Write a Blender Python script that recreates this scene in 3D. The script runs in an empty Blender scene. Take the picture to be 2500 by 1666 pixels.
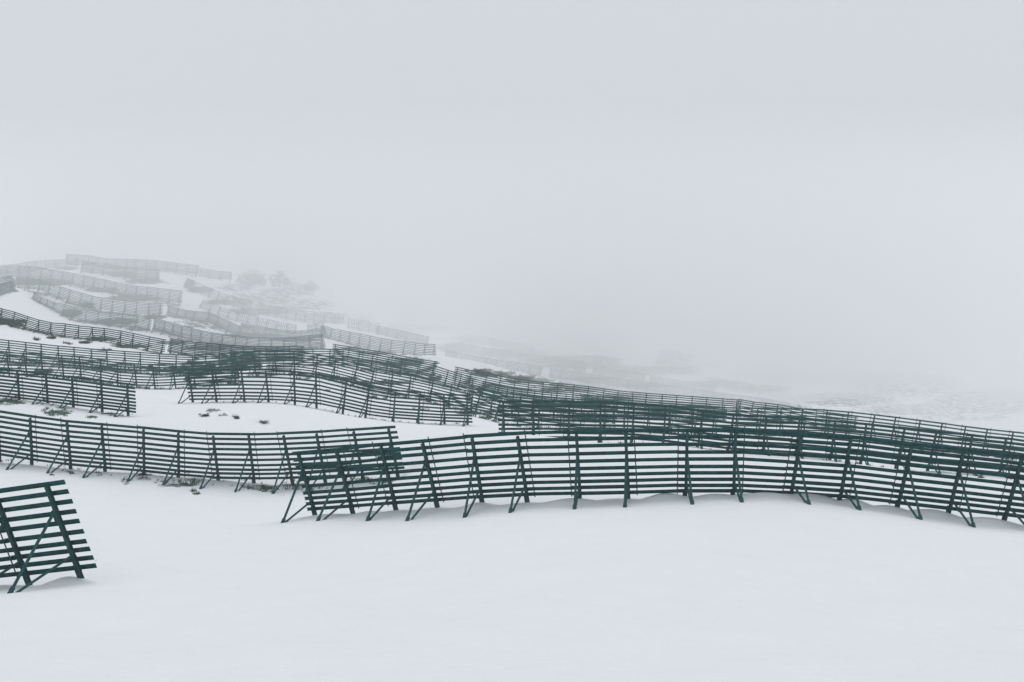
import bpy, math, random
import numpy as np
from mathutils import Vector, Matrix

random.seed(7); np.random.seed(7)
W0, H0 = 2500.0, 1666.0
F = 70.0 / 36.0 * W0                       # focal length in photo pixels
CX, CY = W0 / 2, H0 / 2
TILT = math.radians(15)                    # the hillside climbs away from the camera
R3 = Matrix.Rotation(TILT, 4, 'X')
BAY = 2.95
scene = bpy.context.scene
COL = scene.collection

# ------------------------------------------------------------------ rows
# control points: x, y of the girder tops in the photo, height px, turn of the downhill side (deg), distance (m)
ROWS = [
 dict(k='A', pts=[(-330,1232,235,-27,86),(-150,1207,236,-29,86),(-20,1192,237,-31,85.5),(127,1176,237,-32,84)], nb=10, end=True, over=0.85,
      label='nearest snow barrier at the lower left with clear cut beam ends in empty snow'),
 dict(k='B', pts=[(731,1104,158,-24,116),(964,1080,166,-19,113),(1228,1058,172,-9,110),(1493,1050,174,-5,109),(1775,1047,172,6,108),(2061,1063,168,15,108),(2329,1090,168,21,107),(2620,1122,170,24,106)], nb=10, start=True,
      label='long dark snow barrier sweeping across the right foreground, nearest one there'),
 dict(k='C', pts=[(-160,975,122,-15,158),(0,1001,122,-15,157),(150,1022,124,-16,156),(342,1042,122,-15,155),(517,1057,123,-15,155),(685,1057,124,-17,154),(865,1047,126,-17,152),(951,1041,127,-17,151)], nb=10, end=True,
      label='sagging snow barrier at the left whose right end overlaps behind the long foreground barrier'),
 dict(k='D', pts=[(-150,884,77,-16,200),(35,903,77,-16,199),(177,920,77,-16,198),(316,937,77,-15,197)], nb=9, end=True, over=0.75,
      label='short dark snow barrier at the left edge ending in an open snow gap'),
 dict(k='E', pts=[(460,903,82,-22,230),(587,902,83,-17,229),(717,905,84,-9,228),(779,911,84,-6,227),(862,926,83,2,226),(915,940,81,6,225),(972,951,78,8,224),(1035,959,75,7,224),(1147,965,74,2,222)], nb=9, start=True, end=True,
      label='wavy snow barrier in the middle above the open snow patch with grass tufts'),
 dict(k='F', pts=[(-120,853,60,-14,290),(5,860,60,-14,290),(111,865,59,-13,288),(203,871,58,-13,287),(313,887,60,-14,285),(363,890,60,-12,284),(450,887,60,-8,284),(570,879,60,-6,284)], nb=8, end=True,
      label='snow barrier at the left just behind the short one, running into the dark thicket'),
 dict(k='N', pts=[(1232,980,100,0,178),(1392,980,100,0,177),(1468,981,100,1,177),(1555,984,99,2,176),(1647,992,98,5,175),(1798,1010,97,9,174),(1960,1020,97,11,173),(2122,1033,98,13,171),(2280,1051,99,15,170),(2460,1067,100,16,168),(2640,1090,100,16,166)], nb=9, start=True,
      label='dense dark snow barrier right behind the long foreground barrier, its left end free'),
 dict(k='K', pts=[(1178,945,70,8,268),(1230,961,70,8,268),(1300,972,70,4,268),(1400,982,70,2,267),(1550,987,70,4,266),(1770,994,70,6,266),(1900,997,70,8,265),(2011,999,70,10,264),(2122,1009,70,12,262),(2289,1029,71,14,260),(2394,1043,71,14,258),(2640,1070,72,14,255)], nb=8, start=True,
      label='snow barrier along the right skyline whose top beam stands against grey fog'),
 dict(k='H', pts=[(575,862,58,-14,298),(640,858,58,-8,297),(720,858,58,-2,296),(779,864,58,3,295),(827,873,58,6,294),(881,886,58,7,293),(929,899,58,8,292),(983,909,58,8,291),(1026,917,58,8,290),(1081,928,58,8,289),(1124,940,57,8,288),(1175,951,57,8,288),(1260,962,57,5,288),(1380,972,56,3,288),(1500,978,56,3,288)], nb=8, start=True, end=True,
      label='snow barrier stepping down to the right directly above the wavy middle one'),
 dict(k='G', pts=[(-90,820,51,-14,345),(19,831,51,-14,344),(147,845,51,-13,343),(279,856,50,-12,342),(367,862,50,-10,342),(440,867,49,-8,343),(500,866,48,-8,346),(560,861,47,-8,350),(628,857,46,-8,354)], nb=9, end=True,
      label='long clean snow barrier at the left with regular A shaped props'),
 dict(k='G2', pts=[(655,854,44,-6,372),(720,853,44,-3,374),(799,853,43,0,376),(845,854,43,3,378),(870,858,43,4,379),(907,864,43,5,380),(952,872,43,6,381),(1028,884,43,6,382),(1063,893,43,6,382),(1103,903,43,7,382),(1160,920,43,7,380),(1220,938,43,6,376),(1300,952,43,4,372),(1400,963,43,3,370),(1520,971,43,3,368),(1650,981,43,4,366),(1770,989,43,5,364)], nb=8, start=True, end=True,
      label='dark snow barrier cresting in the middle and dropping right'),
 dict(k='J', pts=[(1119,896,40,6,404),(1190,911,40,6,404),(1255,924,40,5,404),(1328,933,40,4,404),(1410,940,40,4,404),(1507,953,40,4,404),(1580,960,40,4,404),(1650,965,40,4,404),(1799,976,40,4,403)], nb=8, start=True, end=True,
      label='crest snow barrier with green scrub showing through its slats, right of the middle'),
 dict(k='J2', pts=[(1809,975,40,5,402),(1843,981,40,6,402),(1878,985,40,6,401),(1912,989,40,7,401),(1948,995,40,8,400),(2010,1004,40,8,398),(2090,1014,40,8,396)], nb=8, start=True, end=True,
      label='short crest snow barrier after a small snow plugged gap, low on the right skyline'),
 dict(k='T', pts=[(821,841,37,6,425),(854,846,37,6,425),(892,853,37,6,424),(926,858,37,6,424),(964,865,37,6,423),(996,871,37,6,423),(1027,877,37,6,422),(1063,882,37,6,422)], nb=8, start=True, end=True,
      label='thin lined snow barrier just below the white wedge of snow in the middle'),
 dict(k='S', pts=[(796,794,31,14,492),(827,803,32,12,490),(857,809,33,8,488),(884,815,33,6,486),(913,821,33,5,485),(941,827,33,4,484),(1001,835,33,4,483),(1034,839,34,4,482),(1064,841,34,4,480)], nb=8, start=True, end=True,
      label='misty snow barrier in the middle falling right to the white snow wedge'),
 dict(k='M', pts=[(-75,725,30,14,398),(0,748,30,12,396),(45,763,31,10,394),(81,774,32,6,394),(118,785,32,0,393),(145,789,33,-8,392),(181,794,34,-12,392),(221,798,34,-12,392),(256,801,34,-8,391),(293,806,35,2,391),(329,813,35,6,390),(366,821,34,7,390),(403,829,33,7,390)], nb=7, end=True,
      label='teal tinted snow barrier curving down from the left edge above the long clean one'),
 dict(k='M2', pts=[(420,828,35,0,398),(456,834,36,-6,400),(495,838,36,-8,402),(530,841,36,-8,404),(566,844,36,-8,406),(601,846,36,-8,408),(670,847,36,-8,412),(735,845,36,-10,414)], nb=9, start=True, end=True,
      label='snow barrier continuing right of a narrow white gap, dense beams before the dark thicket'),
 dict(k='R7', pts=[(388,777,32,12,470),(422,786,32,10,468),(446,793,32,9,466),(477,801,32,7,464),(510,810,31,5,462),(539,815,31,2,461),(573,819,31,0,460),(603,823,31,-2,460),(635,825,32,-5,460),(663,826,32,-8,460),(691,825,33,-10,460),(720,823,33,-12,460),(751,820,34,-14,460),(783,817,34,-14,460)], nb=10, start=True, end=True,
      label='misty sagging snow barrier rising to its right end beside a white notch'),
 dict(k='R6', pts=[(100,710,25,38,478),(127,727,28,30,475),(153,738,30,22,472),(188,749,31,14,470),(236,760,31,8,470),(269,765,31,5,470),(300,768,31,3,470),(338,771,31,3,470),(368,777,31,4,470)], nb=8, start=True, end=True,
      label='misty snow barrier at the left starting with a steep slanted end over clean snow'),
 dict(k='R5', pts=[(47,678,29,-2,492),(78,679,29,0,491),(105,683,29,5,490),(134,692,30,12,489),(165,702,31,14,488),(197,712,31,14,487),(225,721,31,12,487),(250,727,31,4,486),(277,731,31,0,486),(310,735,31,-2,486),(339,738,31,-2,486),(366,740,29,0,486),(394,742,28,2,486)], nb=8, start=True, end=True,
      label='misty curved snow barrier at the left above the slant ended one'),
 dict(k='R8', pts=[(423,745,29,16,502),(453,755,28,10,500),(477,760,27,2,498),(506,762,27,0,498),(535,768,29,8,497),(566,782,29,14,496)], nb=10, start=True, end=True,
      label='short faint snow barrier left of a sloping white snow lane'),
 dict(k='R9', pts=[(595,790,25,10,504),(650,801,25,6,504),(700,808,25,2,504),(730,808,25,-6,504),(760,805,25,-12,504),(788,799,25,-12,504)], nb=9, start=True, end=True,
      label='very faint snow barrier right of the sloping white snow lane'),
 dict(k='R4', pts=[(-60,660,29,-8,525),(0,653,29,-8,524.3),(40,650,29,-4,523.8),(75,651,29,0,523.4),(110,655,29,3,523),(131,659,29,5,522.7),(166,665,30,6,522.3),(199,671,30,6,521.9),(256,682,30,6,521.2),(308,694,30,5,520.6),(335,698,31,4,520.3),(388,704,32,4,519.6),(443,710,33,4,519)], nb=10, end=True,
      label='long faint snow barrier across the upper left hillside ending at a bare snow patch'),
 dict(k='R3', pts=[(206,637,27,2,545),(230,641,27,5,545),(264,645,26,6,545),(287,649,26,5,545),(314,653,26,4,545),(341,656,26,3,545),(366,658,26,2,545),(387,660,26,2,545)], nb=10, start=True, end=True,
      label='faint snow barrier just under the topmost ridge barrier, starting at a small white notch'),
 dict(k='R1', pts=[(167,622,26,2,570),(189,623,26,2,570),(217,625,26,3,570),(240,628,26,4,570),(264,632,26,2,570),(286,634,25,0,570),(310,634,25,-2,570),(332,634,25,-2,570),(358,635,25,0,570),(382,637,24,2,570),(409,640,24,3,570),(431,643,24,3,570),(459,646,24,3,570),(483,649,24,3,570)], nb=10, start=True, end=True,
      label='topmost snow barrier on the ridge line against the pale sky'),
 dict(k='R2', pts=[(-70,655,25,-10,585),(0,648,25,-10,584),(40,645,25,-10,583),(62,641,25,-10,582),(87,638,25,-8,581),(111,637,25,-6,580),(134,636,25,-4,580),(161,634,25,-4,580),(188,633,26,-2,580)], nb=10, end=True,
      label='ridge snow barrier at the far upper left corner of the hillside against pale sky'),
 dict(k='R0', pts=[(492,656,21,3,580),(520,660,21,3,580),(543,663,20,3,580)], nb=8, start=True, end=True,
      label='tiny faint snow barrier on the ridge left of the round trees'),
 dict(k='R6b', pts=[(-60,705,30,-20,470),(-20,697,30,-20,470),(12,690,29,-22,470),(36,684,28,-22,470)], nb=10, end=True,
      label='dark green tinted snow barrier end poking in at the left edge below the ridge'),
 dict(k='R6c', pts=[(-60,687,30,-16,481),(-10,680,30,-16,481),(22,675,29,-18,481),(40,672,28,-18,481)], nb=10, end=True,
      label='snow barrier end at the left edge overlapping just above the dark green tinted one'),
 dict(k='Z1', pts=[(1095,857,26,10,556),(1120,862,26,8,555),(1172,871,27,4,553),(1225,880,27,3,551),(1249,883,27,2,551),(1274,886,27,2,551),(1297,890,27,3,551),(1321,895,27,4,551)], nb=9, start=True, end=True,
      label='ghostly snow barrier below the fog right of the white wedge, ending at a white gap'),
 dict(k='Z2', pts=[(1348,900,23,5,602),(1425,911,23,4,602),(1505,922,23,4,600),(1578,933,23,4,600),(1604,937,23,4,600),(1660,946,23,4,598),(1720,954,23,4,598),(1790,963,23,4,598),(1850,971,23,5,598),(1930,984,23,6,596)], nb=9, start=True,  end=True,
      label='long ghostly snow barrier in fog just above the crest barrier'),
 dict(k='Z6', pts=[(1180,848,22,4,620),(1240,857,22,4,620),(1304,866,22,4,620),(1370,875,22,4,620),(1430,885,22,4,620)], nb=8, start=True, end=True,
      label='ghostly snow barrier in the fog, third up from the crest in the middle right'),
 dict(k='Z3', pts=[(1452,895,19,4,640),(1476,898,19,4,640),(1502,902,19,4,640),(1550,909,19,4,640),(1573,913,19,4,640)], nb=8, start=True, end=True,
      label='short ghostly snow barrier in the fog between two white gaps'),
 dict(k='Z4', pts=[(1592,917,19,4,642),(1620,922,19,4,642),(1661,929,19,4,642),(1703,935,19,4,642),(1725,939,19,4,642)], nb=8, start=True, end=True,
      label='ghostly snow barrier in the fog under the faint woven panels at right'),
 dict(k='Z5', pts=[(1733,922,18,4,665),(1755,925,18,4,665),(1799,931,18,4,665),(1840,938,18,5,665)], nb=8, start=True, end=True,
      label='last ghostly snow barrier on the right before the scrubby foggy slope'),
 dict(k='Z7', pts=[(1200,828,18,4,680),(1250,837,18,4,680),(1305,848,18,4,680)], nb=8, start=True, end=True,
      label='barely visible snow barrier high in the fog, middle of the slope'),
 dict(k='Z8', pts=[(925,797,22,6,560),(960,803,22,6,560),(1000,811,22,6,560),(1045,822,22,6,560)], nb=8, start=True, end=True,
      label='barely visible snow barrier in the fog above the misty barrier with the white wedge'),
]
GROUP_ROWS = 'rows of snow barriers on the hillside'

# woven rows: boards upright and level by turns; control x, y of top, height px, turn, distance
WOVEN = [
 dict(k='W1', pts=[(460,676,26,22,550),(481,684,26,22,549.4),(507,696,26,20,548.6),(528,706,25,18,548),(550,715,25,14,547.3),(574,723,25,10,546.6),(597,729,25,10,545.9),(621,737,25,10,545.2)], first='v',
      label='woven board snow fence on the upper hillside with a dark solid left end'),
 dict(k='W2', pts=[(499,727,25,18,524),(523,738,26,16,524),(550,750,26,12,524),(572,756,26,8,524),(598,763,26,8,524),(622,770,26,8,524),(651,779,25,6,524),(676,784,25,4,524),(699,789,25,4,524),(727,794,25,4,524)], first='v',
      label='woven board snow fence in mist below the one with the dark end'),
 dict(k='W3', pts=[(638,739,26,8,560),(661,746,26,8,560),(689,752,26,5,560),(710,756,26,4,560),(735,759,26,2,560),(756,761,26,2,560),(780,762,26,0,560),(801,764,25,0,560),(822,765,25,2,560),(843,768,25,4,560)], first='v',
      label='woven board snow fence in mist right of the white strip, fading into fog'),
 dict(k='W4', pts=[(853,778,26,4,560),(880,782,26,4,560),(905,785,26,4,560),(930,789,26,4,560)], first='v',
      label='short woven board snow fence right of the white squares in the mist'),
 dict(k='W5', pts=[(698,684,22,8,612),(719,689,22,8,612),(741,695,22,8,612),(772,703,22,8,612)], first='v',
      label='faint woven board snow fence on the ridge between the round trees'),
 dict(k='W6', pts=[(1452,867,24,4,650),(1475,870,24,4,650),(1500,874,24,4,650),(1521,878,24,4,650)], first='v',
      label='barely visible woven board snow fence in fog above the short ghostly barrier'),
 dict(k='W7', pts=[(1603,877,25,4,662),(1626,880,25,4,662),(1650,884,25,4,662),(1675,888,25,4,662),(1709,894,25,4,662)], first='v',
      label='faint woven board snow fence in fog on the right, lower of two'),
 dict(k='W8', pts=[(1612,852,22,4,700),(1640,856,22,4,700),(1668,861,22,4,700),(1695,867,22,4,700)], first='h',
      label='faint woven board snow fence in fog on the right, upper of two'),
 dict(k='W9', pts=[(752,790,22,0,530),(772,789,22,-6,530),(790,786,22,-8,530)], first='v',
      label='tiny woven board snow fence behind the tip where two misty barriers meet'),
]
GROUP_WOVEN = 'woven board snow fences in the mist'

def unproj(px, py, d):
    return np.array([(px - CX) * d / F, d, -(py - CY) * d / F])

def interp_ctrl(pts):
    P = np.array(pts, float)
    x = P[:, 0]
    out = []
    n = max(2, int((x[-1] - x[0]) / 3))
    xs = np.linspace(x[0], x[-1], n)
    cols = [xs]
    for c in range(1, P.shape[1]):
        y = P[:, c]
        # monotone-ish hermite
        h = np.diff(x); s = np.diff(y) / h
        m = np.zeros(len(x))
        if len(x) > 2:
            m[1:-1] = (s[:-1] * h[1:] + s[1:] * h[:-1]) / (h[:-1] + h[1:])
        m[0] = s[0]; m[-1] = s[-1]
        i = np.clip(np.searchsorted(x, xs) - 1, 0, len(h) - 1)
        t = (xs - x[i]) / h[i]; hh = h[i]
        v = (2*t**3-3*t**2+1)*y[i] + (t**3-2*t**2+t)*hh*m[i] + (-2*t**3+3*t**2)*y[i+1] + (t**3-t**2)*hh*m[i+1]
        cols.append(v)
    return np.stack(cols, 1)

SL, CL = math.sin(math.radians(20)), math.cos(math.radians(20))
def row_path(pts):
    """base points (slope frame), girder length, turn along a row"""
    C = interp_ctrl(pts)
    slope = np.gradient(C[:, 1], C[:, 0])
    k = max(1, len(slope) // 12)
    ker = np.ones(2*k+1) / (2*k+1)
    slope = np.convolve(np.pad(slope, k, mode='edge'), ker, 'valid')
    L = C[:, 2] / 0.93
    dx = L * (SL * np.sin(np.radians(C[:, 3])) + CL * np.sin(np.arctan(slope)))
    bx = C[:, 0] - dx; by = C[:, 1] + C[:, 2]
    B = np.stack([(bx - CX) * C[:, 4] / F, C[:, 4], -(by - CY) * C[:, 4] / F], 1)
    Lm = L * C[:, 4] / F
    return B, Lm, C[:, 3], np.stack([bx, by, C[:, 4]], 1)

for r in ROWS + WOVEN:
    r['B'], r['L'], r['phi'], r['pix'] = row_path(r['pts'])

# ------------------------------------------------------------------ terrain surface: photo height of the ground as a smooth function of direction and distance
cp = []
for r in ROWS + WOVEN:
    P = r['pix']; n = max(3, int(len(P) * 3 / 90) + 2)
    for i in np.linspace(0, len(P) - 1, n).astype(int):
        cp.append((P[i][0], P[i][1], P[i][2]))
for px in (-1500, -600, 200, 900, 1600, 2300, 3100, 4000):
    cp.append((px, 1716, 50)); cp.append((px, 1716 + 540, 32))
extra = [(60,1437,81.5),(190,1427,81.5),(-60,1446,81.5),(1250,1330,85),(1800,1345,85),(2500,1365,82),(700,1350,95),(250,1290,110),(3200,1400,85),(-800,1420,85),(-900,1150,160),(-900,940,320),(-900,760,480),(-900,700,600),
 (3400,1220,160),(3400,1130,260),(3400,1100,420),(2200,1052,450),(2500,1078,450),(2350,1040,560),(2100,1010,480),(2500,1055,500),(2050,972,540),(2450,1008,580),(2700,1040,600),(2250,935,640),(2450,960,680),
 (380,1045,175),(600,1040,180),(900,1050,180),(1100,1075,150),(60,770,420),(140,800,425),
 (1250,838,760),(1500,862,800),(1800,900,820),(2100,905,820),(2500,945,900),(1000,805,700),
 (300,665,640),(0,680,650),(550,700,660),(700,712,680),(850,740,680),(1060,790,700),
 (300,740,1000),(900,790,1100),(1500,860,1300),(2200,950,1500),(2900,1000,1500),(-900,760,1100),(3400,1080,900),
 (1040,867,460),(1085,880,440),(1110,875,500)]
cp += extra
cp = np.array(cp, float)
SX, SD = 400.0, 1.0 / 0.30
def feat(px, d):
    return np.stack([np.asarray(px) / SX, np.log(np.asarray(d)) * SD], -1)
Xc = feat(cp[:, 0], cp[:, 2]); Yc = cp[:, 1]
def tps_k(r2):
    return 0.5 * r2 * np.log(r2 + 1e-9)
D2 = ((Xc[:, None] - Xc[None]) ** 2).sum(-1)
n = len(Xc)
A = np.zeros((n + 3, n + 3)); A[:n, :n] = tps_k(D2) + np.eye(n) * 0.002
A[:n, n] = 1; A[:n, n+1:] = Xc; A[n, :n] = 1; A[n+1:, :n] = Xc.T
sol = np.linalg.solve(A, np.concatenate([Yc, np.zeros(3)]))
def ground_py(px, d):
    px = np.asarray(px, float); d = np.asarray(d, float)
    sh = px.shape
    q = feat(px.ravel(), np.clip(d.ravel(), 30, 1600))
    out = np.zeros(len(q))
    for s in range(0, len(q), 20000):
        qq = q[s:s+20000]
        r2 = ((qq[:, None] - Xc[None]) ** 2).sum(-1)
        out[s:s+20000] = tps_k(r2) @ sol[:n] + sol[n] + qq @ sol[n+1:]
    return out.reshape(sh)
def tz(x, y):
    x = np.asarray(x, float); y = np.asarray(y, float)
    yy = np.maximum(y, 34.0)
    px = np.clip(CX + x * F / yy, -1500, 4000)
    z = -(ground_py(px, yy) - CY) * yy / F
    w = np.clip((y - 45) / 25, 0, 1)
    return z * w + (-9.1) * (1 - w)

# snow banked against the feet of the near rows
from mathutils import noise as mnoise
def drift_pts():
    out = []
    for r in ROWS:
        if r['k'] not in ('A', 'B', 'C', 'N', 'D', 'E'): continue
        B = r['B']; seg = np.linalg.norm(np.diff(B, axis=0), axis=1); s = np.concatenate([[0], np.cumsum(seg)])
        t = 1.0
        while t < s[-1]:
            i = np.clip(np.searchsorted(s, t) - 1, 0, len(seg) - 1)
            p = B[i] + (B[i+1] - B[i]) * ((t - s[i]) / seg[i])
            amp = {'A': .34, 'B': .40, 'C': .16, 'N': .22, 'D': .14, 'E': .12}[r['k']]
            if r['k'] == 'B' and p[0] < -2: amp = .30
            out.append((p[0] + random.uniform(-.2, .2), p[1] + random.uniform(-.5, .1), amp * random.uniform(.3, 1.0), random.uniform(.9, 2.0), random.uniform(.6, 1.0)))
            t += random.uniform(1.5, 3.4)
    return np.array(out)
DR = drift_pts()
def drifts(x, y):
    x = np.asarray(x, float); y = np.asarray(y, float)
    z = np.zeros_like(x)
    for (a, b, h, sx, sy) in DR:
        m = (np.abs(x - a) < 5) & (np.abs(y - b) < 4)
        if m.any():
            z[m] = np.maximum(z[m], h * np.exp(-((x[m]-a)/sx)**2 - ((y[m]-b)/sy)**2))
    return z
def waves(x, y):
    # gentle wind-shaped swells
    z = 0.16*np.sin(x*.21 + 1.3*np.sin(y*.05)) * np.sin(y*.13+.6) + .06*np.sin(x*.47+y*.11+2) + .045*np.sin(y*.39 - x*.16) + .03*np.sin(x*.9+1.7*np.sin(y*.3))*np.sin(y*.71+1)
    return z * np.clip((np.asarray(y) - 20) / 30, 0.3, 1)
def gz(x, y):
    return tz(x, y) + waves(x, y) * np.clip(1 - (np.asarray(y, float) - 300) / 600, .4, 1)

# ------------------------------------------------------------------ materials
def new_mat(name):
    m = bpy.data.materials.new(name); m.use_nodes = True
    nt = m.node_tree
    return m, nt, nt.nodes['Principled BSDF']
def N(nt, t, **kw):
    nd = nt.nodes.new(t)
    for k, v in kw.items(): setattr(nd, k, v)
    return nd
def ramp(nt, stops):
    r = N(nt, 'ShaderNodeValToRGB'); e = r.color_ramp.elements
    e[0].position, e[0].color = stops[0][0], (*stops[0][1], 1)
    e[1].position, e[1].color = stops[1][0], (*stops[1][1], 1)
    for p, c in stops[2:]:
        q = e.new(p); q.color = (*c, 1)
    return r

def steel_mat(name, dark, light, scale=3.0):
    m, nt, b = new_mat(name)
    tc = N(nt, 'ShaderNodeNewGeometry')
    n1 = N(nt, 'ShaderNodeTexNoise'); n1.inputs['Scale'].default_value = scale; n1.inputs['Detail'].default_value = 8
    n2 = N(nt, 'ShaderNodeTexNoise'); n2.inputs['Scale'].default_value = 28; n2.inputs['Detail'].default_value = 5
    nt.links.new(tc.outputs['Position'], n1.inputs['Vector']); nt.links.new(tc.outputs['Position'], n2.inputs['Vector'])
    mx = N(nt, 'ShaderNodeMath', operation='ADD'); nt.links.new(n1.outputs['Fac'], mx.inputs[0]); nt.links.new(n2.outputs['Fac'], mx.inputs[1])
    mh = N(nt, 'ShaderNodeMath', operation='MULTIPLY'); mh.inputs[1].default_value = .5; nt.links.new(mx.outputs[0], mh.inputs[0])
    r = ramp(nt, [(.41, dark), (.60, light)])
    nt.links.new(mh.outputs[0], r.inputs['Fac']); nt.links.new(r.outputs['Color'], b.inputs['Base Color'])
    b.inputs['Roughness'].default_value = .75; b.inputs['Metallic'].default_value = 0.0
    b.inputs['Specular IOR Level'].default_value = .25
    bp = N(nt, 'ShaderNodeBump'); bp.inputs['Strength'].default_value = .3; bp.inputs['Distance'].default_value = .01
    nt.links.new(n2.outputs['Fac'], bp.inputs['Height']); nt.links.new(bp.outputs['Normal'], b.inputs['Normal'])
    return m
M_STEEL = steel_mat('weathered_green_steel', (.001, .046, .050), (.012, .125, .126))
M_POST = steel_mat('weathered_post_steel', (.002, .045, .050), (.020, .105, .108), 5)
M_WOOD = steel_mat('wet_dark_boards', (.012, .050, .052), (.03, .09, .09), 2)

m, nt, b = new_mat('snow'); M_SNOW = m
geo = N(nt, 'ShaderNodeNewGeometry')
att = N(nt, 'ShaderNodeAttribute'); att.attribute_name = 'scrub'
mp = N(nt, 'ShaderNodeMapping'); mp.inputs['Scale'].default_value = (1, 0.55, 1)
nt.links.new(geo.outputs['Position'], mp.inputs['Vector'])
na = N(nt, 'ShaderNodeTexNoise'); na.inputs['Scale'].default_value = .55; na.inputs['Detail'].default_value = 9; na.inputs['Roughness'].default_value = .62
nb_ = N(nt, 'ShaderNodeTexNoise'); nb_.inputs['Scale'].default_value = 2.6; nb_.inputs['Detail'].default_value = 6; nb_.inputs['Roughness'].default_value = .6
nt.links.new(mp.outputs['Vector'], na.inputs['Vector']); nt.links.new(mp.outputs['Vector'], nb_.inputs['Vector'])
s1 = N(nt, 'ShaderNodeMath', operation='MULTIPLY_ADD'); s1.inputs[1].default_value = .45; nt.links.new(nb_.outputs['Fac'], s1.inputs[0]); nt.links.new(na.outputs['Fac'], s1.inputs[2])
s2 = N(nt, 'ShaderNodeMath', operation='MULTIPLY_ADD'); s2.inputs[1].default_value = .62; nt.links.new(att.outputs['Fac'], s2.inputs[0]); nt.links.new(s1.outputs[0], s2.inputs[2])
msk = ramp(nt, [(.985, (0, 0, 0)), (1.0, (1, 1, 1))])
s3 = N(nt, 'ShaderNodeMapRange'); s3.inputs['From Min'].default_value = .985; s3.inputs['From Max'].default_value = 1.17
nt.links.new(s2.outputs[0], s3.inputs['Value'])
snowc = ramp(nt, [(.3, (.835, .852, .868)), (.7, (.865, .88, .888))])
nt.links.new(na.outputs['Fac'], snowc.inputs['Fac'])
grc = ramp(nt, [(.35, (.020, .046, .040)), (.65, (.075, .12, .10))])
nt.links.new(nb_.outputs['Fac'], grc.inputs['Fac'])
mix = N(nt, 'ShaderNodeMix', data_type='RGBA')
nt.links.new(s3.outputs['Result'], mix.inputs['Factor']); nt.links.new(snowc.outputs['Color'], mix.inputs['A']); nt.links.new(grc.outputs['Color'], mix.inputs['B'])
nt.links.new(mix.outputs['Result'], b.inputs['Base Color'])
nt.nodes.remove(msk)
b.inputs['Roughness'].default_value = .8; b.inputs['Specular IOR Level'].default_value = .2
bp = N(nt, 'ShaderNodeBump'); bp.inputs['Strength'].default_value = .6; bp.inputs['Distance'].default_value = .18
nc = N(nt, 'ShaderNodeTexNoise'); nc.inputs['Scale'].default_value = .8; nc.inputs['Detail'].default_value = 10; nt.links.new(mp.outputs['Vector'], nc.inputs['Vector'])
mp2 = N(nt, 'ShaderNodeMapping'); mp2.inputs['Scale'].default_value = (.5, 2.2, 1); mp2.inputs['Rotation'].default_value = (0, 0, .35); nt.links.new(geo.outputs['Position'], mp2.inputs['Vector'])
nr = N(nt, 'ShaderNodeTexNoise'); nr.inputs['Scale'].default_value = 1.1; nr.inputs['Detail'].default_value = 6; nr.inputs['Distortion'].default_value = .6; nt.links.new(mp2.outputs['Vector'], nr.inputs['Vector'])
sm_ = N(nt, 'ShaderNodeMath', operation='MULTIPLY_ADD'); sm_.inputs[1].default_value = .7; nt.links.new(nr.outputs['Fac'], sm_.inputs[0]); nt.links.new(nc.outputs['Fac'], sm_.inputs[2])
nt.links.new(sm_.outputs[0], bp.inputs['Height']); nt.links.new(bp.outputs['Normal'], b.inputs['Normal'])

def leaf_mat(name, dark, light, sc=.9):
    m, nt, b = new_mat(name)
    g = N(nt, 'ShaderNodeNewGeometry'); n1 = N(nt, 'ShaderNodeTexNoise'); n1.inputs['Scale'].default_value = sc; n1.inputs['Detail'].default_value = 5
    nt.links.new(g.outputs['Position'], n1.inputs['Vector'])
    r = ramp(nt, [(.35, dark), (.65, light)]); nt.links.new(n1.outputs['Fac'], r.inputs['Fac']); nt.links.new(r.outputs['Color'], b.inputs['Base Color'])
    b.inputs['Roughness'].default_value = .9; b.inputs['Specular IOR Level'].default_value = .1
    return m
M_PINE = leaf_mat('dwarf_pine_needles', (.010, .030, .024), (.030, .062, .048), 1.5)
M_GRASS = leaf_mat('winter_grass', (.035, .075, .062), (.08, .135, .105), 2)
M_TREE = leaf_mat('tree_foliage', (.014, .034, .026), (.045, .075, .055), .6)
M_BARK = leaf_mat('bark', (.02, .022, .018), (.05, .05, .042), 4)

# ------------------------------------------------------------------ mesh helpers
def link_mesh(name, V, Fc, mat, smooth=False):
    me = bpy.data.meshes.new(name)
    me.from_pydata([tuple(v) for v in V], [], [tuple(f) for f in Fc]); me.update()
    if mat: me.materials.append(mat)
    if smooth: me.polygons.foreach_set('use_smooth', [True] * len(me.polygons))
    return me
def obj_from(name, me, parent=None, mat4=None, ploc=None):
    o = bpy.data.objects.new(name, me); COL.objects.link(o)
    if parent is not None: o.parent = parent
    if mat4 is not None: o.matrix_local = mat4
    return o
def thing(name, label, cat, loc, group=None):
    o = bpy.data.objects.new(name, None); COL.objects.link(o); o.location = loc
    o.empty_display_size = .5
    o['label'] = label; o['category'] = cat
    if group: o['group'] = group
    return o
def toW(p):
    return R3 @ Vector(p)

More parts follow.
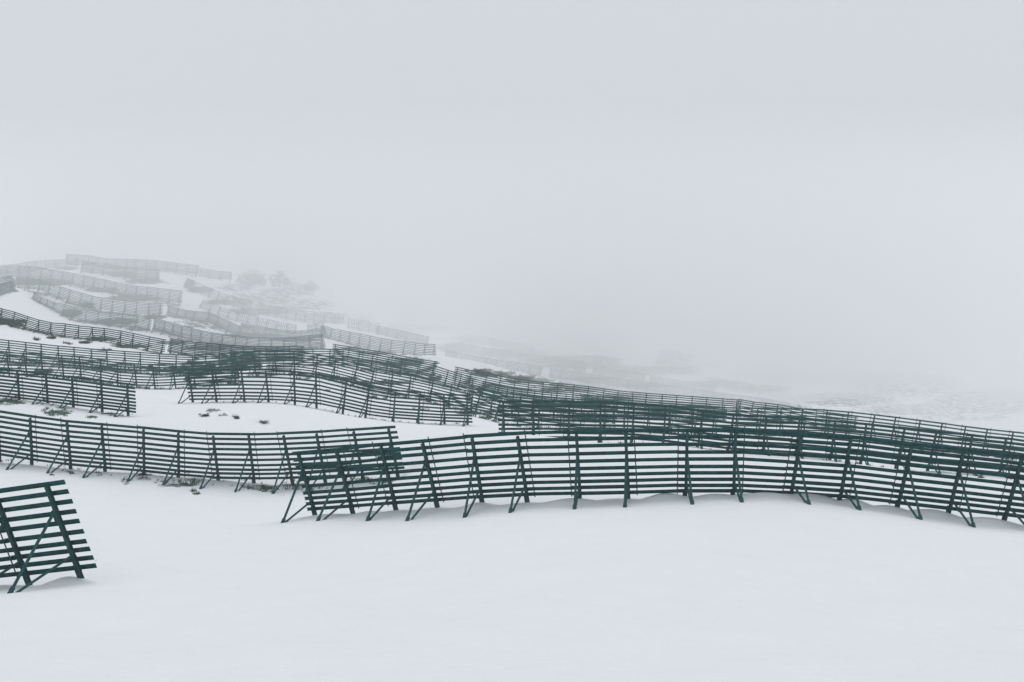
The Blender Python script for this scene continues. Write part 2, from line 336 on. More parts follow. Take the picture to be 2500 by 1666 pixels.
class MB:
    def __init__(s): s.V = []; s.F = []
    def sweep(s, prof, p0, p1, up, out):
        """prof: list of (u,o) around; up,out unit vectors; capped prism p0->p1"""
        b = len(s.V); k = len(prof)
        for P in (p0, p1):
            for (u, o) in prof: s.V.append(tuple(P + up * u + out * o))
        for i in range(k):
            j = (i + 1) % k
            s.F.append((b+i, b+j, b+k+j, b+k+i))
        s.F.append(tuple(b + i for i in range(k))[::-1]); s.F.append(tuple(b + k + i for i in range(k)))
    def box(s, p0, p1, w, dpt, up=None):
        p0 = np.array(p0, float); p1 = np.array(p1, float)
        ax = p1 - p0; ax /= np.linalg.norm(ax)
        ref = np.array(up if up is not None else (0, 1, 0), float)
        o = ref - ax * ref.dot(ax)
        if np.linalg.norm(o) < 1e-3: o = np.cross(ax, (1, 0, 0))
        o /= np.linalg.norm(o); u = np.cross(ax, o)
        s.sweep([(-w/2, -dpt/2), (w/2, -dpt/2), (w/2, dpt/2), (-w/2, dpt/2)], p0, p1, u, o)
    def mesh(s, name, mat, org, smooth=False):
        Vw = (np.array(s.V) @ np.array(R3.to_3x3()).T) - np.array(org)
        return link_mesh(name, Vw, s.F, mat, smooth)

# shared unit meshes (slope frame axes are rebuilt by each object's matrix)
def unit_bar(name, prof, mat):
    V = [(u, o, 0) for (u, o) in prof] + [(u, o, 1) for (u, o) in prof]; k = len(prof)
    Fc = [(i, (i+1) % k, k + (i+1) % k, k + i) for i in range(k)] + [tuple(range(k))[::-1], tuple(range(k, 2*k))]
    return link_mesh(name, V, Fc, mat)
t_ = .12
H_PROF = [(-.5, -.5), (.5, -.5), (.5, -.5+t_*1.4), (t_, -.5+t_*1.4), (t_, .5-t_*1.4), (.5, .5-t_*1.4), (.5, .5), (-.5, .5), (-.5, .5-t_*1.4), (-t_, .5-t_*1.4), (-t_, -.5+t_*1.4), (-.5, -.5+t_*1.4)]
O_PROF = [(.5*math.cos(a*math.pi/4), .5*math.sin(a*math.pi/4)) for a in range(8)]
ME_POST = unit_bar('post_beam', H_PROF, M_POST)
ME_PROP = unit_bar('prop_tube', O_PROF, M_POST)
ME_ROD = unit_bar('rod', O_PROF, M_POST)
def bar_matrix(p0, p1, w, dp, out, org):
    p0 = Vector(p0); p1 = Vector(p1); ax = (p1 - p0); L = ax.length; ax.normalize()
    o = Vector(out); o = (o - ax * o.dot(ax)).normalized(); u = o.cross(ax)
    Mx = Matrix(((u.x*w, o.x*dp, ax.x*L, p0.x), (u.y*w, o.y*dp, ax.y*L, p0.y), (u.z*w, o.z*dp, ax.z*L, p0.z), (0, 0, 0, 1)))
    return Matrix.Translation(-Vector(org)) @ R3 @ Mx

FR = {7: [.975, .83, .685, .54, .40, .265, .14], 10: [.985, .885, .785, .68, .575, .47, .375, .285, .2, .12], 9: [.985, .875, .765, .65, .535, .425, .32, .22, .125], 8: [.98, .855, .73, .605, .48, .36, .245, .135]}
def U_prof(h, dp, t):   # channel, open towards the downhill side
    return [(-h/2, -dp), (h/2, -dp), (h/2, 0), (h/2 - t, 0), (h/2 - t, -dp + t), (-h/2 + t, -dp + t), (-h/2 + t, 0), (-h/2, 0)]
def B_prof(h, dp): return [(-h/2, -dp), (h/2, -dp), (h/2, 0), (-h/2, 0)]

def place_row(r):
    B, Lm, phi = r['B'], r['L'], r['phi']
    seg = np.linalg.norm(np.diff(B, axis=0), axis=1); S = np.concatenate([[0], np.cumsum(seg)])
    def at(s):
        i = int(np.clip(np.searchsorted(S, s) - 1, 0, len(seg) - 1)); t = (s - S[i]) / seg[i]
        return B[i] + (B[i+1] - B[i]) * t, Lm[i] + (Lm[i+1] - Lm[i]) * t, phi[i] + (phi[i+1] - phi[i]) * t
    bays = [.94 * BAY, 1.06 * BAY]
    ss = [0.0]; k = 0
    while ss[-1] + bays[k % 2] <= S[-1] + .3:
        ss.append(ss[-1] + bays[k % 2] * random.uniform(.96, 1.04)); k += 1
    if len(ss) % 2: ss.append(ss[-1] + bays[0])
    f = (S[-1]) / ss[-1] if abs(S[-1] / ss[-1] - 1) < .12 else 1.0
    ss = [s * f for s in ss]
    units = []
    for i in range(0, len(ss), 2):
        a, La, pa = at(ss[i]); b_, Lb, pb = at(ss[i+1])
        # bases follow the ground
        u = b_ - a; ul = np.linalg.norm(u); u = u / ul
        ph = math.radians((pa + pb) / 2)
        dh = np.array([math.sin(ph), -math.cos(ph), 0.0])
        nz = np.array([0, 0, 1.0]); nrm = nz - u * u[2]; nrm /= np.linalg.norm(nrm)
        dd = dh - u * dh.dot(u); dd = dd - nrm * dd.dot(nrm)
        if np.linalg.norm(dd) < .2: dd = dh - nrm * dh.dot(nrm)
        dd /= np.linalg.norm(dd)
        # half way between beam-perpendicular and the measured turn
        d2 = dh - nrm * dh.dot(nrm); d2 /= np.linalg.norm(d2)
        dd = dd * .4 + d2 * .6; dd /= np.linalg.norm(dd)
        ax = dd * SL + nrm * CL
        units.append((a, b_, u, dd, nrm, ax, (La + Lb) / 2))
    return units

def build_barrier(r):
    units = place_row(r)
    d0 = r['B'][:, 1].mean()
    near = d0 < 240
    mid = np.array(units[0][0]); org = toW(mid)
    root = thing('snow_barrier', r['label'], 'snow barrier', org, GROUP_ROWS)
    fr = FR[r['nb']]
    over = r.get('over', .55)
    bh = .215
    for k in fr:
        mb = MB()
        for i, (a, b_, u, dd, nrm, ax, L) in enumerate(units):
            l0 = .5 if i else over; l1 = .5 if i < len(units) - 1 else over
            jit = random.gauss(0, .016)
            j0 = random.uniform(-.04, .04) if i == 0 else 0; j1 = random.uniform(-.04, .04) if i == len(units)-1 else 0
            p0 = a - u * (l0 + j0) + ax * (L * k + jit); p1 = b_ + u * (l1 + j1) + ax * (L * k + jit)
            off = -dd * .09
            pr = U_prof(bh, .11, .022) if near else B_prof(bh, .1)
            mb.sweep(pr, p0 + off, p1 + off, ax, dd)
            if i < len(units) - 1:
                a2, b2, u2, dd2, nrm2, ax2, L2 = units[i+1]
                q0 = p1 - u * .10; q1 = a2 - u2 * .40 + ax2 * (L2 * k + jit)
                am = (ax + ax2) / np.linalg.norm(ax + ax2); dm = (dd + dd2) / np.linalg.norm(dd + dd2)
                o2 = -dm * .112
                pr2 = U_prof(bh * .93, .10, .02) if near else B_prof(bh * .93, .09)
                mb.sweep(pr2, q0 + o2, q1 + o2, am, dm)
        obj_from('crossbeam', mb.mesh('crossbeam', M_STEEL, org), root)
    npost = 0
    for i, (a, b_, u, dd, nrm, ax, L) in enumerate(units):
        for which, P in enumerate((a, b_)):
            P = np.array(P)
            gzv = float(gz(P[0], P[1]))
            base = P - ax * .25 * 1.0
            if gzv < base[2]: base = P - ax * ((P[2] - gzv) / ax[2] + .15)
            top = P + ax * (L * (.955 + random.uniform(-.01, .01)))
            att_ = P + ax * L * random.uniform(.66, .71) + dd * .08
            foot = P + dd * (L * random.uniform(.9, 1.0)) * 1.0
            foot[2] = float(gz(foot[0], foot[1]))
            if abs(foot[2] - P[2]) > 1.6: foot[2] = P[2] + math.copysign(1.6, foot[2] - P[2])
            fsink = foot - (att_ - foot) / np.linalg.norm(att_ - foot) * .12
            br0 = P + ax * L * .24 + dd * .08
            br1 = P + dd * (L * .86); br1[2] = foot[2] + (P[2] - foot[2]) * .12 - .04
            if d0 < 330:
                PM = bar_matrix(base, top, .155, .2, dd, org)
                post = obj_from('support_post', ME_POST, root, PM)
                # sub-parts sit in the post's frame
                inv = PM.inverted()
                def sub(nm, me, p, q, w, dp):
                    o = bpy.data.objects.new(nm, me); COL.objects.link(o); o.parent = post
                    o.matrix_parent_inverse = inv
                    o.matrix_basis = bar_matrix(p, q, w, dp, u, org)
                sub('prop', ME_PROP, fsink, att_, .135, .135)
                sub('brace', ME_PROP, br1, br0, .12, .12)
                if near:
                    fk = P + ax * .62
                    sub('foot_fork', ME_POST, base - u * .13, fk - u * .13, .07, .1)
                    sub('foot_fork', ME_POST, P + ax * .30 - dd * .02, P + ax * 1.05 - dd * .02, .30, .07)
                    sub('prop_shoe', ME_PROP, fsink, foot + (att_ - foot) / np.linalg.norm(att_ - foot) * .28, .21, .21)
                    sub('clamp', ME_POST, P + ax * L * .60 + dd * .13, P + ax * L * .72 + dd * .13, .24, .10)
            else:
                mb = MB()
                mb.box(base, top, .16, .18, dd); mb.box(fsink, att_, .12, .12, u); mb.box(br1, br0, .10, .10, u)
                obj_from('support_post', mb.mesh('support_post', M_POST, org), root)
            npost += 1
            # rods at the ends of each unit
            inner = (which == 1 and i < len(units) - 1) or (which == 0 and i > 0)
            if inner and d0 < 330:
                sgn = 1 if which == 1 else -1
                q = P + u * sgn * .47 + dd * .03
                obj_from('tie_rod', ME_ROD, root, bar_matrix(q + ax * L * .08, q + ax * (L * 1.0 + .16), (.06), (.06), dd, org))
    return npost

def build_woven(r):
    B, Lm, phi = r['B'], r['L'], r['phi']
    seg = np.linalg.norm(np.diff(B, axis=0), axis=1); S = np.concatenate([[0], np.cumsum(seg)])
    def at(s):
        i = int(np.clip(np.searchsorted(S, s) - 1, 0, len(seg) - 1)); t = (s - S[i]) / seg[i]
        return B[i] + (B[i+1] - B[i]) * t, Lm[i], phi[i]
    n = max(2, round(S[-1] / 2.6)); w = S[-1] / n
    org = toW(B[0]); root = thing('woven_snow_fence', r['label'], 'snow fence', org, GROUP_WOVEN)
    kind = r['first']
    for i in range(n):
        a, L, p = at(i * w); b_, _, _ = at((i+1) * w)
        u = b_ - a; ul = np.linalg.norm(u); u /= ul
        ph = math.radians(p); dh = np.array([math.sin(ph), -math.cos(ph), 0.0])
        nrm = np.array([0, 0, 1.0]) - u * u[2]; nrm /= np.linalg.norm(nrm)
        dd = dh - nrm * dh.dot(nrm); dd /= np.linalg.norm(dd); ax = dd * SL + nrm * CL
        mb = MB()
        if kind == 'v':
            cnt = 13 if (i == 0 and r['k'] == 'W1') else 6
            for j in range(cnt):
                q = a + u * (ul * (j + .5) / cnt)
                mb.box(q + ax * L * .04, q + ax * L * (1.0 + random.uniform(-.02, .02)), .17, .05, dd)
            for kk in (.22, .62): mb.box(a + ax * L * kk - dd * .06, b_ + ax * L * kk - dd * .06, .12, .06, dd)
        else:
            cnt = 7
            for j in range(cnt):
                kk = .08 + .9 * j / (cnt - 1)
                mb.box(a + ax * L * kk + u * .05, b_ + ax * L * kk - u * .05, .17, .05, dd)
            for t in (.15, .85): mb.box(a + u * ul * t - dd * .06, a + u * ul * t + ax * L - dd * .06, .1, .06, dd)
        obj_from('board_panel', mb.mesh('board_panel', M_WOOD, org), root)
        mb = MB(); P = a
        foot = P + dd * L * .8; foot[2] = float(gz(foot[0], foot[1])) - .1
        mb.box(P - ax * .4 + dd*.06, P + ax * L * .9 + dd*.06, .14, .14, dd); mb.box(foot, P + ax * L * .6, .11, .11, u)
        obj_from('fence_post', mb.mesh('fence_post', M_WOOD, org), root)
        kind = 'h' if kind == 'v' else 'v'

total = 0
for r in ROWS: total += build_barrier(r)
for r in WOVEN: build_woven(r)
print('posts', total)

# ------------------------------------------------------------------ ground sheet
ys = np.concatenate([np.linspace(-140, 36, 16)[:-1], np.exp(np.linspace(math.log(36), math.log(130), 230))[:-1], np.exp(np.linspace(math.log(130), math.log(720), 330))[:-1], np.exp(np.linspace(math.log(720), math.log(1800), 40))])
sc_ = np.concatenate([np.linspace(-1.3, -.30, 30)[:-1], np.linspace(-.30, .30, 560)[:-1], np.linspace(.30, 1.3, 30)])
YY, SS = np.meshgrid(ys, sc_, indexing='ij')
XX = SS * (YY + 60.0) if False else SS * np.where(YY > 60, YY, 60 + (60 - YY) * .0)
ZZ = gz(XX.ravel(), YY.ravel()).reshape(XX.shape) + drifts(XX.ravel(), YY.ravel()).reshape(XX.shape)

# ellipses of scrub (photo px): cx, cy, rx, ry, strength
SCRUB = [(640,732,110,22,.62),(730,745,110,20,.6),(575,703,55,12,.6),(820,778,120,18,.5),(690,715,80,15,.6),
 (1200,914,60,9,.74),(1290,930,70,9,.74),(1400,950,110,10,.72),(1550,968,150,9,.7),(1760,985,90,8,.66),(1900,995,80,8,.68),(1180,906,30,6,.8),(1275,922,35,6,.8),(1370,938,30,5,.72),
 (1120,850,60,14,.85),(1240,862,120,14,.74),(1240,830,160,18,.66),(1400,880,140,14,.76),(1420,893,120,9,.8),(1580,905,150,14,.78),(1440,925,90,5,.8),(1600,942,110,5,.8),(1640,880,60,16,.6),(1740,938,90,9,.85),(1850,950,90,12,.8),
 (1480,840,120,24,.55),(1760,872,130,30,.66),(1980,905,210,44,.58),(2200,930,200,50,.58),(2420,980,190,40,.58),(2060,975,160,22,.6),(2350,1020,150,12,.5),(2250,1000,200,18,.56),(1330,810,160,22,.5),(1050,790,130,24,.55),
 (480,905,60,16,.72),(590,882,60,14,.72),(540,860,60,8,.6),(400,905,60,5,.8),(110,905,30,4,.9),(240,900,40,5,.8),(60,890,60,4,.7),
 (496,1016,14,4,.66),(520,1003,20,5,.6),(577,1019,9,4,.66),(545,1016,10,2,.6),(645,1029,16,2.6,.66),(20,983,45,8,.7),(140,1008,36,10,.72),(226,1018,14,3,.9),(270,1010,25,2.5,.9),(310,905,40,4,.7),
 (160,1151,28,3,.8),(172,1160,8,3,.6),(240,1162,9,4,.6),(305,1182,12,6,.5),(355,1170,22,6,.7),(440,1185,60,6,.78),(480,1205,14,4,1.0),(635,1190,45,8,.72),(725,1185,50,5,.7),(900,1172,60,8,.65),(765,1188,14,4,.6),
 (8,786,60,8,1.0),(40,795,20,6,1.0),(88,829,9,3.5,1.1),(125,825,14,3.5,1.1),(165,838,12,3,1.0),(208,836,20,4,.9),(250,828,40,6,.9),(320,846,50,5,.9),(255,855,18,3,1.0),
 (60,690,50,8,1.0),(130,690,50,9,.95),(90,705,30,3,.7),(175,765,30,10,.9),(210,745,25,8,.8),(290,785,60,8,.95),(250,708,50,7,.9),(330,728,70,9,.95),(300,668,40,7,.8),(350,688,60,7,.9),(240,650,40,6,.9),(380,775,30,6,.9),(330,806,25,4,.9),(470,795,25,7,.7),(440,788,30,4,.5),(520,800,40,6,.6),(490,708,40,9,.9),(540,738,40,8,.9),(620,820,80,6,.9),(720,830,60,6,.9),(600,800,20,5,.6),(160,655,40,6,.8),(640,760,90,12,.75),(420,838,40,5,1.0),(500,850,60,6,1.0),(460,745,8,2,.5),(410,693,12,2,.7),(425,703,12,2,.6),
 (930,862,40,5,.8),(1000,880,50,5,.8),(860,852,30,5,.9),(970,890,60,6,.9),(1065,888,10,3,1.0),(1060,925,20,6,1.0),(950,935,60,5,.9),(840,925,40,5,.9),(1150,1010,40,3,.9),(1185,1020,20,3,.9),(930,975,20,3,.7),(800,920,30,4,.7),(885,935,30,4,1.0),(1450,1047,60,3,.8),(1890,1062,20,2,.8),(2395,1166,8,2,1.2),(740,925,18,3,.6),(1020,1000,30,2,.6),(905,972,14,3,.9)]
PXv = CX + XX * F / np.maximum(YY, 20); PYv = CY - ZZ * F / np.maximum(YY, 20)
att_v = np.zeros(XX.shape)
for (cx, cy, rx, ry, st) in SCRUB:
    e = ((PXv - cx) / rx) ** 2 + ((PYv - cy) / ry) ** 2
    att_v = np.maximum(att_v, st * np.clip(1.35 - .9 * e, 0, 1))
# bare strips in the lee of the middle and far rows
for r in ROWS:
    if r['B'][:, 1].mean() < 270: continue
    P = r['pix']
    st = .78 if r['B'][:,1].mean() > 330 else .7
    x0, x1 = P[0, 0] - 5, P[-1, 0] + 5
    yb = np.interp(PXv, P[:, 0], P[:, 1]); db = np.interp(PXv, P[:, 0], P[:, 2])
    m = (PXv > x0) & (PXv < x1)
    e = (YY - (db + .8)) / 2.6
    att_v = np.maximum(att_v, np.where(m, st * np.exp(-e * e), 0))
ny, nx = XX.shape
V = np.stack([XX.ravel(), YY.ravel(), ZZ.ravel()], 1) @ np.array(R3.to_3x3()).T
me = bpy.data.meshes.new('snow_ground')
idx = np.arange(ny * nx).reshape(ny, nx)
quads = np.stack([idx[:-1, :-1], idx[:-1, 1:], idx[1:, 1:], idx[1:, :-1]], -1).reshape(-1, 4)
me.vertices.add(len(V)); me.vertices.foreach_set('co', V.ravel())
me.loops.add(quads.size); me.loops.foreach_set('vertex_index', quads.ravel().astype(np.int32))
me.polygons.add(len(quads)); me.polygons.foreach_set('loop_start', (np.arange(len(quads)) * 4).astype(np.int32)); 
me.update(calc_edges=True)
me.polygons.foreach_set('use_smooth', np.ones(len(quads), bool))
a_ = me.attributes.new('scrub', 'FLOAT', 'POINT'); a_.data.foreach_set('value', att_v.ravel().astype(np.float32))
me.materials.append(M_SNOW); me.validate()
g = bpy.data.objects.new('ground', me); COL.objects.link(g); g['kind'] = 'structure'
g['label'] = 'snow covered hillside with patches of dark grass and scrub'

# ------------------------------------------------------------------ where a photo pixel meets the ground
DT = np.exp(np.linspace(math.log(55), math.log(1200), 500))
def hit(px, py):
    gp = ground_py(np.full_like(DT, px), DT)
    i = np.argmax(gp <= py)
    if gp[i] > py: return None
    if i == 0: d = DT[0]
    else:
        t = (gp[i-1] - py) / max(1e-6, gp[i-1] - gp[i]); d = DT[i-1] + (DT[i] - DT[i-1]) * t
    x = (px - CX) * d / F
    return np.array([x, d, float(gz(x, d))])

# ------------------------------------------------------------------ plants
def shrub_mesh(name, seed, nt_=900, mat=None, flat=.55):
    rnd = random.Random(seed); V = []; Fc = []
    lobes = [(rnd.uniform(-.55, .55), rnd.uniform(-.45, .45), rnd.uniform(.15, .4), rnd.uniform(.3, .55)) for _ in range(7)]
    for i in range(nt_):
        lx, ly, lz, lr = rnd.choice(lobes)
        th = rnd.uniform(0, 2*math.pi); cz = rnd.uniform(-.3, 1); rr = lr * rnd.uniform(.35, 1.08)
        s = math.sqrt(max(0, 1 - cz*cz))
        p = Vector((lx + rr*s*math.cos(th), ly + rr*s*math.sin(th), max(0.0, (lz + rr*cz*.8)) * flat / .55))
        dr = Vector((p.x - lx, p.y - ly, p.z - lz + .25)).normalized()
        dr = (dr + Vector((rnd.uniform(-.5, .5), rnd.uniform(-.5, .5), rnd.uniform(-.2, .6)))).normalized()
        sd = dr.cross(Vector((rnd.uniform(-1, 1), rnd.uniform(-1, 1), rnd.uniform(-1, 1)))).normalized()
        l = rnd.uniform(.07, .17); w = rnd.uniform(.015, .04)
        b = len(V); V += [p - sd*w, p + sd*w, p + dr*l]; Fc.append((b, b+1, b+2))
    for i in range(9):      # twigs
        th = rnd.uniform(0, 2*math.pi); e = Vector((math.cos(th)*rnd.uniform(.3, .8), math.sin(th)*rnd.uniform(.3, .7), rnd.uniform(.3, .75)*flat/.55))
        b = len(V); w = .02
        V += [Vector((-w, 0, -.1)), Vector((w, 0, -.1)), Vector((0, w, -.1)), e]
        Fc += [(b, b+1, b+3), (b+1, b+2, b+3), (b+2, b, b+3)]
    return link_mesh(name, V, Fc, mat or M_PINE)
SHR = [shrub_mesh('dwarf_pine', s, 1000) for s in (1, 2, 3, 4)]
protos = []
for me_ in SHR: protos.append(me_)
SHG = [shrub_mesh('crest_shrub', s_, 800, M_GRASS) for s_ in (5, 6)]
def put_shrub(px, py, wpx, hpx, label, group, name='dwarf_pine', pool=None):
    p = hit(px, py)
    if p is None: return
    s = wpx * p[1] / F / 1.5; sz = hpx * p[1] / F / .8
    o = bpy.data.objects.new(name, random.choice(pool or SHR)); COL.objects.link(o)
    o.location = toW(p - np.array([0, 0, .04])); o.rotation_euler = (0, 0, random.uniform(0, 6.28)); o.scale = (s, s, sz)
    o['label'] = label; o['category'] = 'shrub'; o['group'] = group
L1 = 'dark snow dusted dwarf pine in the thicket where the left and middle barriers cross'
for (a, b_, w, h) in [(450,905,34,22),(470,897,40,24),(495,908,44,26),(515,900,36,20),(540,893,40,22),(560,905,44,22),(530,916,40,18),(588,900,40,24),(610,890,34,22),(632,896,20,16),(600,872,34,18),(570,868,30,16),(545,872,28,14),(585,855,24,14),(470,920,34,20),(490,928,38,18),(455,935,24,26),(560,938,34,14),(520,938,34,16),(575,926,28,16),(440,912,22,12),(418,906,22,12),(480,880,20,12),(450,868,18,10)]:
    put_shrub(a, b_, w * .72, h * .75, L1, 'dwarf pines of the dark thicket')
L2 = 'green shrub on the crest behind the slats of the crest barrier'
for (a, b_, w, h) in [(1166,911,30,9),(1190,914,32,10),(1215,920,28,8),(1240,923,30,9),(1264,927,32,10),(1285,930,34,9),(1345,942,24,6),(1365,943,24,6),(1140,908,20,6),(1320,938,18,4),(1400,951,24,5),(1440,957,24,5)]:
    put_shrub(a, b_, w * .9, h * .8, L2, 'green shrubs on the crest', 'crest_shrub', SHG)
ONE = [((48,902),12,12,'small round bush behind the left barriers, seen through their beams near the left edge'),
 ((118,916),18,20,'dark upright bush behind the left barriers, right of their third prop'),
 ((366,902),14,22,'tall dark bush standing at a post of the long clean barrier'),
 ((352,1169),34,16,'dark bush pressed under the bottom beam of the sagging left barrier'),
 ((500,1018),24,9,'low tuft bush in the open snow below the wavy barrier, leftmost'),
 ((578,1022),16,8,'low tuft bush in the open snow below the wavy barrier, in the middle'),
 ((646,1031),28,5,'flat dark tuft in the open snow below the wavy barrier, rightmost'),
 ((127,1166),14,8,'small bush at a prop foot of the sagging barrier, near its left end'),
 ((89,831),14,7,'small grey green bush in the snow strip under the teal tinted barrier, leftmost'),
 ((126,828),22,6,'wide low bush in the snow strip under the teal tinted barrier'),
 ((206,838),26,7,'low spreading bush beside a prop foot of the teal tinted barrier'),
 ((800,955),18,9,'pale spiky bush seen through the wavy barrier beams'),
 ((447,1064+0),0,0,''),]
for (pp, w, h, lab) in ONE:
    if w: put_shrub(pp[0], pp[1], w * .85, h * .75, lab, 'scattered bushes in the snow')

# grass: one mass of tufts
gv, gf = [], []
rnd = random.Random(5)
def tuft(p, s):
    for i in range(rnd.randint(7, 13)):
        th = rnd.uniform(0, 6.28); r_ = rnd.uniform(0, .22) * s; q = np.array([p[0] + math.cos(th)*r_, p[1] + math.sin(th)*r_, p[2] - .03])
        th2 = rnd.uniform(0, 6.28); ln = rnd.uniform(.12, .34) * s; tip = q + np.array([math.cos(th2)*ln*.6, math.sin(th2)*ln*.6, ln])
        w = .02 * s + .008; sd = np.array([math.cos(th2 + 1.57) * w, math.sin(th2 + 1.57) * w, 0])
        b = len(gv); gv.extend([q - sd, q + sd, tip]); gf.append((b, b+1, b+2))
for (cx, cy, rx, ry, st) in SCRUB:
    p0 = hit(cx, cy)
    if p0 is None or p0[1] > 520: continue
    cnt = int(min(90, max(6, rx * ry * .14 * st)))
    for i in range(cnt):
        a = rnd.uniform(0, 6.28); q = math.sqrt(rnd.random())
        p = hit(cx + rx * q * math.cos(a), cy + ry * q * math.sin(a))
        if p is not None: tuft(p, rnd.uniform(.6, 1.3) if p[1] < 250 else rnd.uniform(1.2, 2.4))
for (cx, cy, k_) in [(232,1371,1),(905,1252,1),(420,1135,1),(385,1178,2),(690,1204,2)]:
    for i in range(k_):
        p = hit(cx + rnd.uniform(-5, 5), cy + rnd.uniform(-1, 1))
        if p is not None: tuft(p, .32)
for r in ROWS:       # tufts in the lee of the rows
    dm = r['B'][:, 1].mean()
    if dm < 140 or dm > 520: continue
    for i in range(int(len(r['B']) * (.22 if dm < 240 else .8))):
        B = r['B'][rnd.randrange(len(r['B']))]
        x = B[0] + rnd.uniform(-.6, .6); y = B[1] + rnd.uniform(-2.2, 2.5)
        tuft((x, y, float(gz(x, y))), rnd.uniform(.5, 1.2) if dm < 240 else rnd.uniform(1, 2))
Vw = np.array(gv) @ np.array(R3.to_3x3()).T
mg = link_mesh('grass_tufts', Vw, gf, M_GRASS)
go = bpy.data.objects.new('grass_tufts', mg); COL.objects.link(go); go['kind'] = 'stuff'; go['label'] = 'dark winter grass tufts poking through the snow'; go['category'] = 'grass'

# trees on the ridge
def build_tree(px, py, wpx, hpx, seed, label, lobes):
    p = hit(px, py)
    if p is None:
        d = 620.0; x = (px - CX) * d / F; p = np.array([x, d, float(gz(x, d))])
    sc = p[1] / F; w = wpx * sc; h = hpx * sc
    want_z = -(py - CY) * p[1] / F
    org = toW(p); root = thing('ridge_tree', label, 'tree', org, 'round trees on the misty ridge')
    rnd = random.Random(seed)
    V, Fc = [], []
    def limb(a, b_, r0, r1):
        a = Vector(a); b_ = Vector(b_); ax = (b_ - a).normalized(); s = ax.cross(Vector((.3, 1, .2))).normalized(); t = ax.cross(s)
        bb = len(V)
        for (c, rr) in ((a, r0), (b_, r1)):
            for k in range(6):
                an = k * math.pi / 3; V.append(c + s * math.cos(an) * rr + t * math.sin(an) * rr)
        for k in range(6): Fc.append((bb+k, bb+(k+1) % 6, bb+6+(k+1) % 6, bb+6+k))
    limb((0, 0, -.5), (0, 0, h*.45), .22, .14)
    for (lx, lz, lr) in lobes: limb((0, 0, h*.25), (lx*w, 0, lz*h), .12, .04)
    obj_from('trunk', link_mesh('trunk', V, Fc, M_BARK), root)
    V2, F2 = [], []
    for (lx, lz, lr) in lobes:
        for i in range(int(1500 * lr)):
            th = rnd.uniform(0, 6.28); cz = rnd.uniform(-1, 1); s = math.sqrt(1 - cz*cz); rr = lr * (rnd.uniform(.3, 1.0) ** .6 + max(0, rnd.gauss(0, .14)))
            c = Vector((lx*w + rr*w*s*math.cos(th), rr*w*s*math.sin(th), max(.1, lz*h + rr*w*cz*.85)))
            dr = Vector((rnd.uniform(-1, 1), rnd.uniform(-1, 1), rnd.uniform(-1, 1))).normalized(); sd = dr.cross(Vector((rnd.uniform(-1, 1), rnd.uniform(-1, 1), rnd.uniform(-1, 1)))).normalized()
            l = rnd.uniform(.18, .42); b = len(V2); V2 += [c - sd*.14, c + sd*.14, c + dr*l]; F2.append((b, b+1, b+2))
    obj_from('crown', link_mesh('crown', V2, F2, M_TREE), root)
build_tree(612, 700, 72, 44, 11, 'largest round tree on the misty ridge, left one', [(-.22,.45,.26),(.05,.62,.30),(.27,.5,.24),(.0,.3,.34),(-.38,.25,.16),(.4,.25,.16)])
build_tree(682, 702, 58, 42, 12, 'knobbly round tree on the misty ridge, middle one', [(.02,.82,.17),(-.2,.5,.26),(.12,.5,.26),(.3,.35,.2),(-.1,.25,.3)])
build_tree(757, 712, 44, 27, 13, 'smallest round tree on the misty ridge, right one', [(0,.55,.32),(-.2,.4,.24),(.25,.4,.24)])

# ------------------------------------------------------------------ camera
cam = bpy.data.cameras.new('camera'); cam.lens = 70; cam.sensor_width = 36; cam.clip_end = 6000; cam.clip_start = .5
co = bpy.data.objects.new('camera', cam); COL.objects.link(co)
co.matrix_world = R3 @ Matrix.Rotation(math.radians(90), 4, 'X')
scene.camera = co

# ------------------------------------------------------------------ air
def vol_mat(name, dens, col, aniso=0.0):
    m = bpy.data.materials.new(name); m.use_nodes = True; nt = m.node_tree
    for nd in list(nt.nodes):
        if nd.type == 'BSDF_PRINCIPLED': nt.nodes.remove(nd)
    v = N(nt, 'ShaderNodeVolumePrincipled'); v.inputs['Density'].default_value = dens; v.inputs['Color'].default_value = (*col, 1); v.inputs['Anisotropy'].default_value = aniso
    nt.links.new(v.outputs['Volume'], nt.nodes['Material Output'].inputs['Volume'])
    return m
def vol_box(name, x0, x1, y0, y1, z0, z1, mat, label, slope=False, front=None):
    if front: fl, fr_ = front
    else: fl = fr_ = y0
    V = [(x0, fl, z0), (x1, fr_, z0), (x1, y1, z0), (x0, y1, z0), (x0, fl, z1), (x1, fr_, z1), (x1, y1, z1), (x0, y1, z1)]
    if slope: V = [tuple(toW(v)) for v in V]
    me = link_mesh(name, V, [(0, 3, 2, 1), (4, 5, 6, 7), (0, 1, 5, 4), (1, 2, 6, 5), (2, 3, 7, 6), (3, 0, 4, 7)], mat)
    o = bpy.data.objects.new(name, me); COL.objects.link(o); o['kind'] = 'stuff'; o['label'] = label; o['category'] = 'fog'
    return o
Vmin, Vmax = V[:, 2].min(), V[:, 2].max()
HAZE_COL = (1.0, 1.0, 1.0)
vol_box('haze', -2450, 2450, -250, 1900, float(Vmin) - 1, float(Vmax) + 20, vol_mat('haze_air', .00028, HAZE_COL), 'thin cold haze over the whole hillside')
vol_box('fog_bank', -900, 1100, 400, 1650, -60, 50, vol_mat('fog_bank_air', .0086, (.999, 1.0, .999), .08), 'pale fog bank swallowing the far hillside and ridge', slope=True, front=(424, 424))

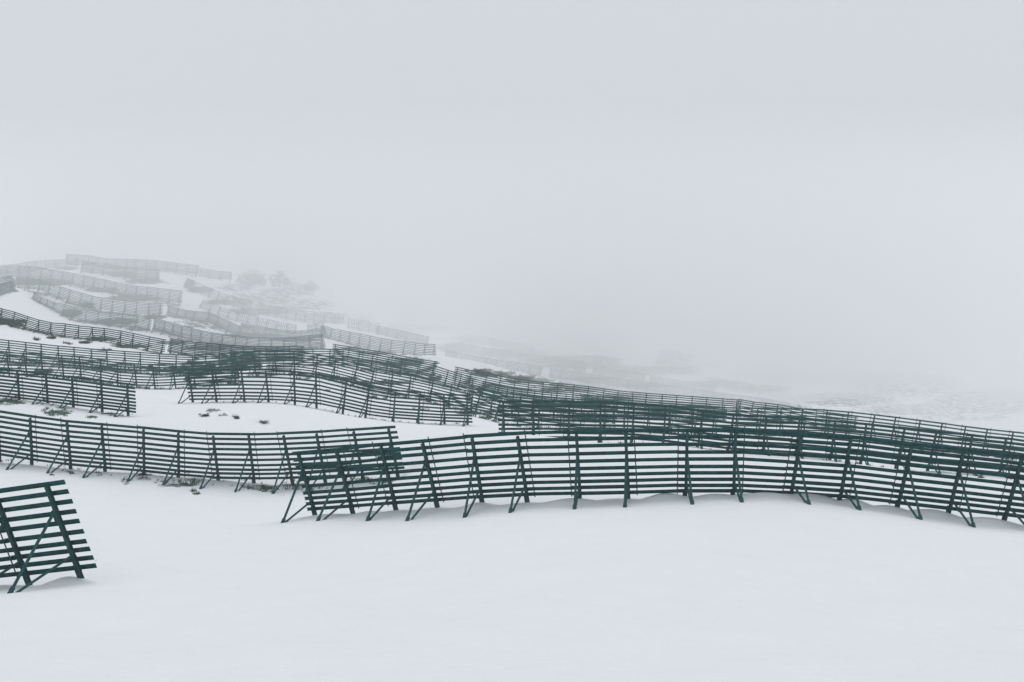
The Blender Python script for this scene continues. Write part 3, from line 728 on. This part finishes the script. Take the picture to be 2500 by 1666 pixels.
# ------------------------------------------------------------------ light
wd = bpy.data.worlds.new('World'); scene.world = wd; wd.use_nodes = True; nt = wd.node_tree
bg = nt.nodes['Background']
sk = N(nt, 'ShaderNodeTexSky', sky_type='NISHITA'); sk.sun_disc = False
SE, SR = math.radians(72), math.radians(15)
sk.sun_elevation = SE; sk.sun_rotation = SR; sk.dust_density = 5; sk.air_density = 1.0
mixs = N(nt, 'ShaderNodeMix', data_type='RGBA'); mixs.inputs['Factor'].default_value = .90
tcw = N(nt, 'ShaderNodeTexCoord'); nw = N(nt, 'ShaderNodeTexNoise'); nw.inputs['Scale'].default_value = 2.2; nw.inputs['Detail'].default_value = 4
nt.links.new(tcw.outputs['Generated'], nw.inputs['Vector'])
cl = ramp(nt, [(.35, (6.58, 7.07, 7.5)), (.68, (6.8, 7.25, 7.62))])
nt.links.new(nw.outputs['Fac'], cl.inputs['Fac'])
nt.links.new(sk.outputs['Color'], mixs.inputs['A']); nt.links.new(cl.outputs['Color'], mixs.inputs['B'])
geo_w = N(nt, 'ShaderNodeSeparateXYZ'); nt.links.new(tcw.outputs['Generated'], geo_w.inputs[0])
mrw = N(nt, 'ShaderNodeMapRange'); mrw.inputs['From Min'].default_value = .2; mrw.inputs['From Max'].default_value = 1.0; mrw.inputs['To Min'].default_value = 1.0; mrw.inputs['To Max'].default_value = 1.24
nt.links.new(geo_w.outputs['Z'], mrw.inputs['Value'])
vm = N(nt, 'ShaderNodeVectorMath', operation='SCALE'); nt.links.new(mixs.outputs['Result'], vm.inputs[0]); nt.links.new(mrw.outputs['Result'], vm.inputs['Scale'])
nt.links.new(vm.outputs['Vector'], bg.inputs['Color']); bg.inputs['Strength'].default_value = .10
sun = bpy.data.lights.new('sun', 'SUN'); sun.energy = .66; sun.angle = math.radians(50); sun.color = (1, .975, .94)
so = bpy.data.objects.new('sun', sun); COL.objects.link(so)
az = SR
dirv = Vector((math.sin(az) * math.cos(SE), math.cos(az) * math.cos(SE), math.sin(SE)))
so.rotation_euler = dirv.to_track_quat('Z', 'Y').to_euler()
so.location = (0, 0, 60)

scene.view_settings.view_transform = 'Standard'; scene.view_settings.look = 'None'
scene.view_settings.exposure = -0.12; scene.view_settings.gamma = 1
scene.render.engine = 'CYCLES'
scene.cycles.volume_bounces = 10; scene.cycles.max_bounces = 12; scene.cycles.diffuse_bounces = 3
scene.cycles.use_denoising = True

_res = []
for r in ROWS + WOVEN:
    P = r['B']; zz = gz(P[:, 0], P[:, 1]); e = (zz - P[:, 2]); _res.append((r['k'], round(float(e.min()), 2), round(float(e.max()), 2)))
print(_res)
